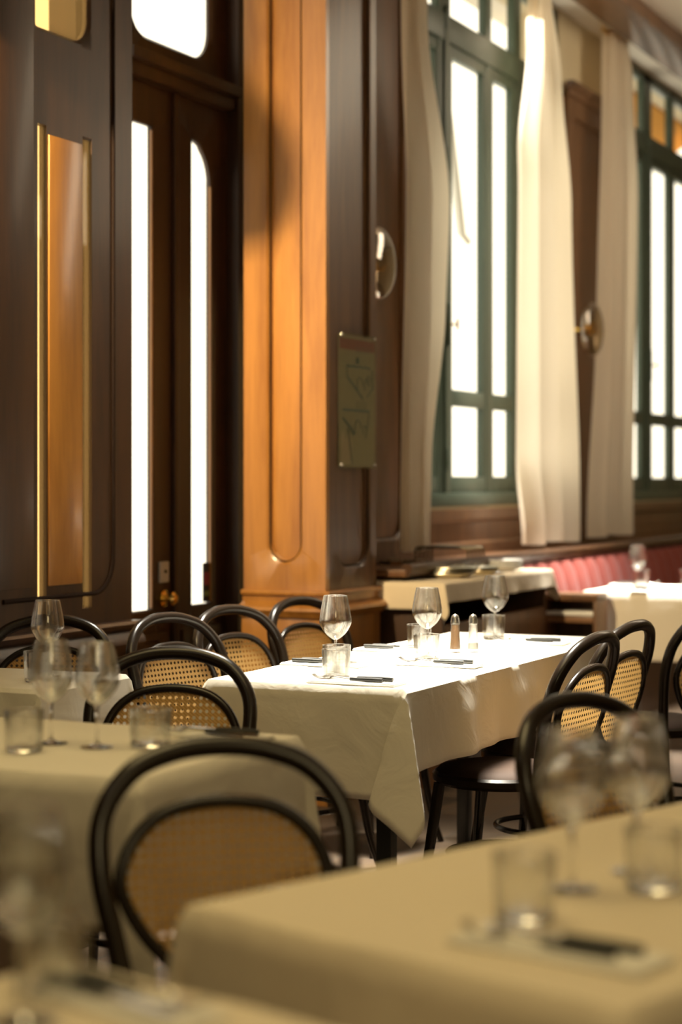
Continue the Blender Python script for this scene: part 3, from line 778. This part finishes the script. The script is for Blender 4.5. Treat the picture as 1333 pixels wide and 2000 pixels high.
def make_napkin(label, loc, rz):
    t = thing('folded_napkin', label, 'napkin', loc, rz, 'folded napkins on the tables')
    bm = B(); add_box(bm, -.13, -.045, 0, .13, .045, .004, .0015)
    n = obj('napkin_base', bm, M_NAP, t)
    bm = B(); add_box(bm, -.128, -.043, .004, .127, .040, .007, .0015); obj('top_fold', bm, M_NAP, t)
    return t
K0 = F0 = N0 = None
def setting(cx, cy, rz, where, z=T+.0035):
    """napkin centred at cx,cy with knife and fork side by side; handle end at local -x"""
    global K0, F0, N0
    c, s = math.cos(rz), math.sin(rz)
    def w(u, v, dz=0): return (cx+u*c-v*s, cy+u*s+v*c, z+dz)
    kl = 'dark-handled knife '+where; fl = 'dark-handled fork '+where; nl = 'folded white napkin '+where
    if N0 is None:
        N0 = make_napkin(nl, w(0, 0), rz); K0 = make_knife(kl, w(-.10, -.018, .0075), rz); F0 = make_fork(fl, w(-.085, .018, .0075), rz)
    else:
        dup(N0, w(0, 0), rz, nl); dup(K0, w(-.10, -.018, .0075), rz, kl); dup(F0, w(-.085, .018, .0075), rz, fl)
setting(-2.125, 4.655, PI, 'at the near end of the middle table')
setting(-2.11, 5.215, PI, 'right of the centre tumbler on the middle table')
setting(-2.12, 6.06, PI, 'at the far right end of the middle table')
setting(-2.42, 5.08, 0, 'on the left side of the middle table, near chairs')
setting(-2.42, 5.60, 0, 'on the far left side of the middle table')
setting(-1.96, 3.56, PI*.97, 'on the left table behind the nearest chair')
setting(-.70, 2.10, PI+fr+.12, 'on the foreground table')
setting(-1.05, 1.70, fr, 'on the bottom left table')
setting(-2.62, 9.20, PI/2, 'on the near side of the banquette table')
setting(-2.80, 9.66, 0, 'on the far side of the banquette table')

# shakers
def shaker(x, y, fill, label):
    t = thing('pepper_shaker' if fill is M_PEPPER else 'salt_shaker', label, 'shaker', (x, y, T+.004))
    bm = B(); add_lathe(bm, [(.0001, 0), (.0195, 0), (.0205, .004), (.0175, .03), (.0135, .088), (.0125, .093), (.0112, .093), (.0122, .086), (.0162, .03), (.018, .008), (.0001, .006)], 10)
    obj('glass_body', bm, M_GLASS, t)
    h = .085 if fill is M_PEPPER else .028
    r1 = .0160-(.0160-.0118)*(h-.03)/.056 if h > .03 else .0160
    bm = B(); add_lathe(bm, [(.0001, .0065), (.0172, .0085), (.0158, .03), (r1, h), (.0001, h+.002)] if h > .03 else [(.0001, .0065), (.0172, .0085), (.016, h), (.0001, h+.002)], 10)
    obj('contents', bm, fill, t)
    bm = B(); add_lathe(bm, [(.0128, .088), (.0145, .089), (.0148, .098), (.0135, .101), (.0135, .105), (.0115, .113), (.006, .119), (.0001, .121)], 20); obj('metal_cap', bm, M_CHROME, t)
shaker(-2.235, 5.66, M_PEPPER, 'glass pepper shaker filled with brown pepper, metal cap')
shaker(-2.183, 5.685, M_SALT, 'glass salt shaker with metal cap right of the pepper')

# ------------------------------------------------------------------ service sideboard
def sideboard():
    t = thing('sideboard', 'wooden service sideboard beside the pilaster under a cream cloth', 'sideboard', (-3.26, 8.13, 0))
    ox, oy = -3.26, 8.13
    def bx(n, x0, y0, z0, x1, y1, z1, m, p=t, bev=.004): return boxo(n, (x0-ox, y0-oy, z0, x1-ox, y1-oy, z1), m, p, bev)
    bx('top_board', -3.50, 7.44, .845, -2.99, 8.82, .875, M_WOODM)
    bx('end_panel', -3.50, 7.45, 0, -3.0, 7.48, .845, M_WOODD)
    bx('end_panel', -3.50, 8.78, 0, -3.0, 8.81, .845, M_WOODM)
    bx('back_panel', -3.50, 7.48, 0, -3.48, 8.78, .845, M_WOODD)
    bx('drawer_front', -3.02, 7.48, .57, -2.995, 8.78, .70, M_WOODM)
    bx('shelf', -3.48, 7.48, .55, -3.02, 8.78, .57, M_SHELF)
    bx('door', -3.02, 7.48, .03, -3.0, 8.12, .53, M_WOODD); bx('door', -3.02, 8.14, .03, -3.0, 8.78, .53, M_WOODD)
sideboard()
cloth(.51, 1.40, .88, .12, 'cream cloth over the service sideboard', (-3.24, 8.12, 0), 0, M_CREAM, 21, .03, 'cloths on serving furniture', dropx=.09)
def low_shelf():
    t = thing('open_shelf_unit', 'small open wooden shelf unit between sideboard and banquette table', 'shelf', (-2.9, 8.95, 0))
    ox, oy = -2.9, 8.95
    def bx(n, x0, z0, x1, z1, m, y0=8.86, y1=9.04): return boxo(n, (x0-ox, y0-oy, z0, x1-ox, y1-oy, z1), m, t, .003)
    bx('top_board', -3.04, .725, -2.76, .76, M_WOODM); bx('shelf', -3.02, .655, -2.78, .675, M_PLAT); bx('rail', -3.02, .62, -2.78, .65, M_SHELF, 8.86, 8.88)
    bx('side_panel', -3.04, 0, -3.02, .725, M_WOODM); bx('side_panel', -2.78, 0, -2.76, .725, M_WOODM); bx('back_panel', -3.02, 0, -2.78, .725, M_WOODD, 9.02, 9.04)
low_shelf()
SZ = .8865
def plate(x, y, z, r, label, m=M_PLAT, el=1.0, name='plate'):
    t = thing(name, label, 'plate', (x, y, z), .2, 'plates and platters on the sideboard')
    bm = B(); add_lathe(bm, [(.0001, .002), (r*.6, 0), (r*.62, .004), (r, .018), (r*.99, .021), (r*.6, .008), (.0001, .007)], 36)
    o = obj('dish', bm, m, t); o.scale = (1, el, 1)
    return t
def tray(x, y, z, a, b, label, m):
    t = thing('oval_platter', label, 'platter', (x, y, z), .3, 'plates and platters on the sideboard')
    bm = B(); add_lathe(bm, [(.0001, .002), (a*.75, 0), (a*.8, .004), (a, .017), (a*.99, .020), (a*.78, .008), (.0001, .006)], 40)
    for v in bm.verts: v.co.y *= b/a
    obj('dish', bm, m, t); return t
M_SILV = mat('silver_plate', (.62, .58, .46), .3, 1)
for k in range(3): tray(-3.115+.004*k, 7.80+.008*k, SZ+.012*k, .125, .10, ['steel oval platter, lowest of the stack on the sideboard', 'steel oval platter, middle of the stack on the sideboard', 'steel oval platter, top of the stack on the sideboard'][k], M_SILV)
for k in range(2): tray(-3.09, 8.14+.01*k, SZ+.012*k, .085, .085, ['lower steel platter behind the nearest platter stack', 'upper steel platter behind the nearest platter stack'][k], M_SILV)
for k in range(4): plate(-3.12, 8.50, SZ+.010*k, .105, ['bottom', 'second', 'third', 'top'][k]+' white plate of the pile at the far end of the sideboard')
# serving spoons on the platters
spoon_labels = ['serving spoon lying on the nearest steel platters', 'serving spoon lying on the farther steel platters', 'serving spoon lying on the cream cloth beside the white plates']
for k, (x, y, r, z) in enumerate(((-3.12, 7.85, 2.5, SZ+.046), (-3.13, 8.16, 2.3, SZ+.034), (-3.02, 8.29, 1.4, SZ+.0))):
    t = thing('serving_spoon', spoon_labels[k], 'spoon', (x, y, z), r, 'serving spoons on the sideboard')
    bm = B(); q = catmull([(-.05, 0, .004, .006), (0, 0, .006, .003), (.06, 0, .012, .003), (.12, 0, .016, .005)], 5); add_tube(bm, q, [v[3] for v in q], 8); obj('handle', bm, M_CHROME, t)
    bm = B(); add_lathe(bm, [(.0001, 0), (.018, .003), (.024, .009), (.0235, .0095), (.017, .004), (.0001, .0015)], 20, (-.07, 0, 0))
    obj('bowl', bm, M_CHROME, t)
# wire rack
def rack():
    t = thing('wire_rack', 'dark metal wire rack at the back of the sideboard', 'rack', (-3.34, 8.41, SZ))
    for k in range(5):
        x = -.04+.045*k; y0 = -.42; y1 = .40+.0*k
        bm = B()
        y0k = .05*k-.25
        add_tube(bm, catmull([(-.08, y0k, 0), (-.08, y0k, .05), (-.08, y0k, .10), (-.06, y0k, .115), (.05, y0k, .115), (.16, y0k, .115), (.18, y0k, .10), (.18, y0k, .05), (.18, y0k, 0)], 4), .0055, 8)
        obj('wire_bar', bm, M_STEELD, t)
    bm = B(); add_tube(bm, [(-.08, -.26, .006), (-.08, .0, .006)], .004, 8); add_tube(bm, [(.18, -.26, .006), (.18, .0, .006)], .004, 8); obj('base_rail', bm, M_STEELD, t)
rack()
# cutlery caddies (small dark and cream pots)
i = 0
pots = ['dark cutlery pot', 'cream cutlery pot']
for r in range(2):
    for k in range(4):
        x = -3.455+.056*k; y = 7.90+.085*r
        dark = (r+k) % 2 == 0
        t = thing('cutlery_pot', ['leftmost', 'second from left', 'third from left', 'rightmost'][k]+(' dark' if dark else ' wooden')+' square cutlery pot in the '+['front', 'back'][r]+' row on the sideboard', 'pot', (x, y, SZ), 0, 'cutlery pots on the sideboard')
        bm = B()
        a = .025
        for (q0, q1, w0, w1) in ((-a, -a, -a+.003, a), (a-.003, -a, a, a)): add_box(bm, q0, q1, 0, w0, w1, .06, .001)
        for (q0, q1, w0, w1) in ((-a, -a, a, -a+.003), (-a, a-.003, a, a)): add_box(bm, q0, q1, .0005, w0, w1, .0595, .001)
        add_box(bm, -a, -a, 0, a, a, .004)
        obj('pot', bm, M_BLACK if dark else M_SHELF, t)
        bm = B()
        for q in range(5):
            aa = q*1.26; add_tube(bm, [(.012*math.cos(aa), .012*math.sin(aa), .006), (.02*math.cos(aa), .02*math.sin(aa), .07)], .0025, 6)
        obj('cutlery_handles', bm, M_CHROME if dark else M_SILV, t)

# ------------------------------------------------------------------ outside the windows
def awning():
    t = thing('awning', 'orange awning seen outside through the upper panes of the far window', 'awning', (-4.2, 13.8, 3.9))
    bm = B()
    v = [(.345, -1.3, .22), (.345, 1.3, .22), (-.2, 1.3, -.15), (-.2, -1.3, -.15)]
    vs = [bm.verts.new(p) for p in v]; vb = [bm.verts.new((p[0], p[1], p[2]-.02)) for p in v]
    bm.faces.new(vs); bm.faces.new(vb[::-1])
    for k in range(4): bm.faces.new((vs[k], vs[(k+1) % 4], vb[(k+1) % 4], vb[k]))
    obj('canvas', bm, mat('orange_canvas', (.80, .36, .04), .8), t)
awning()
t = thing('folding_bracket', 'pale folding metal bracket seen outside through the nearer window', 'bracket', (-4.1, 10.4, 2.8))
bm = B(); add_tube(bm, [(0, -.35, 1.33), (0, .08, -.02)], .03, 8); add_tube(bm, [(0, .08, -.02), (0, .20, -.06)], .02, 8); obj('arm', bm, mat('arm_paint', (.75, .74, .70), .5), t)
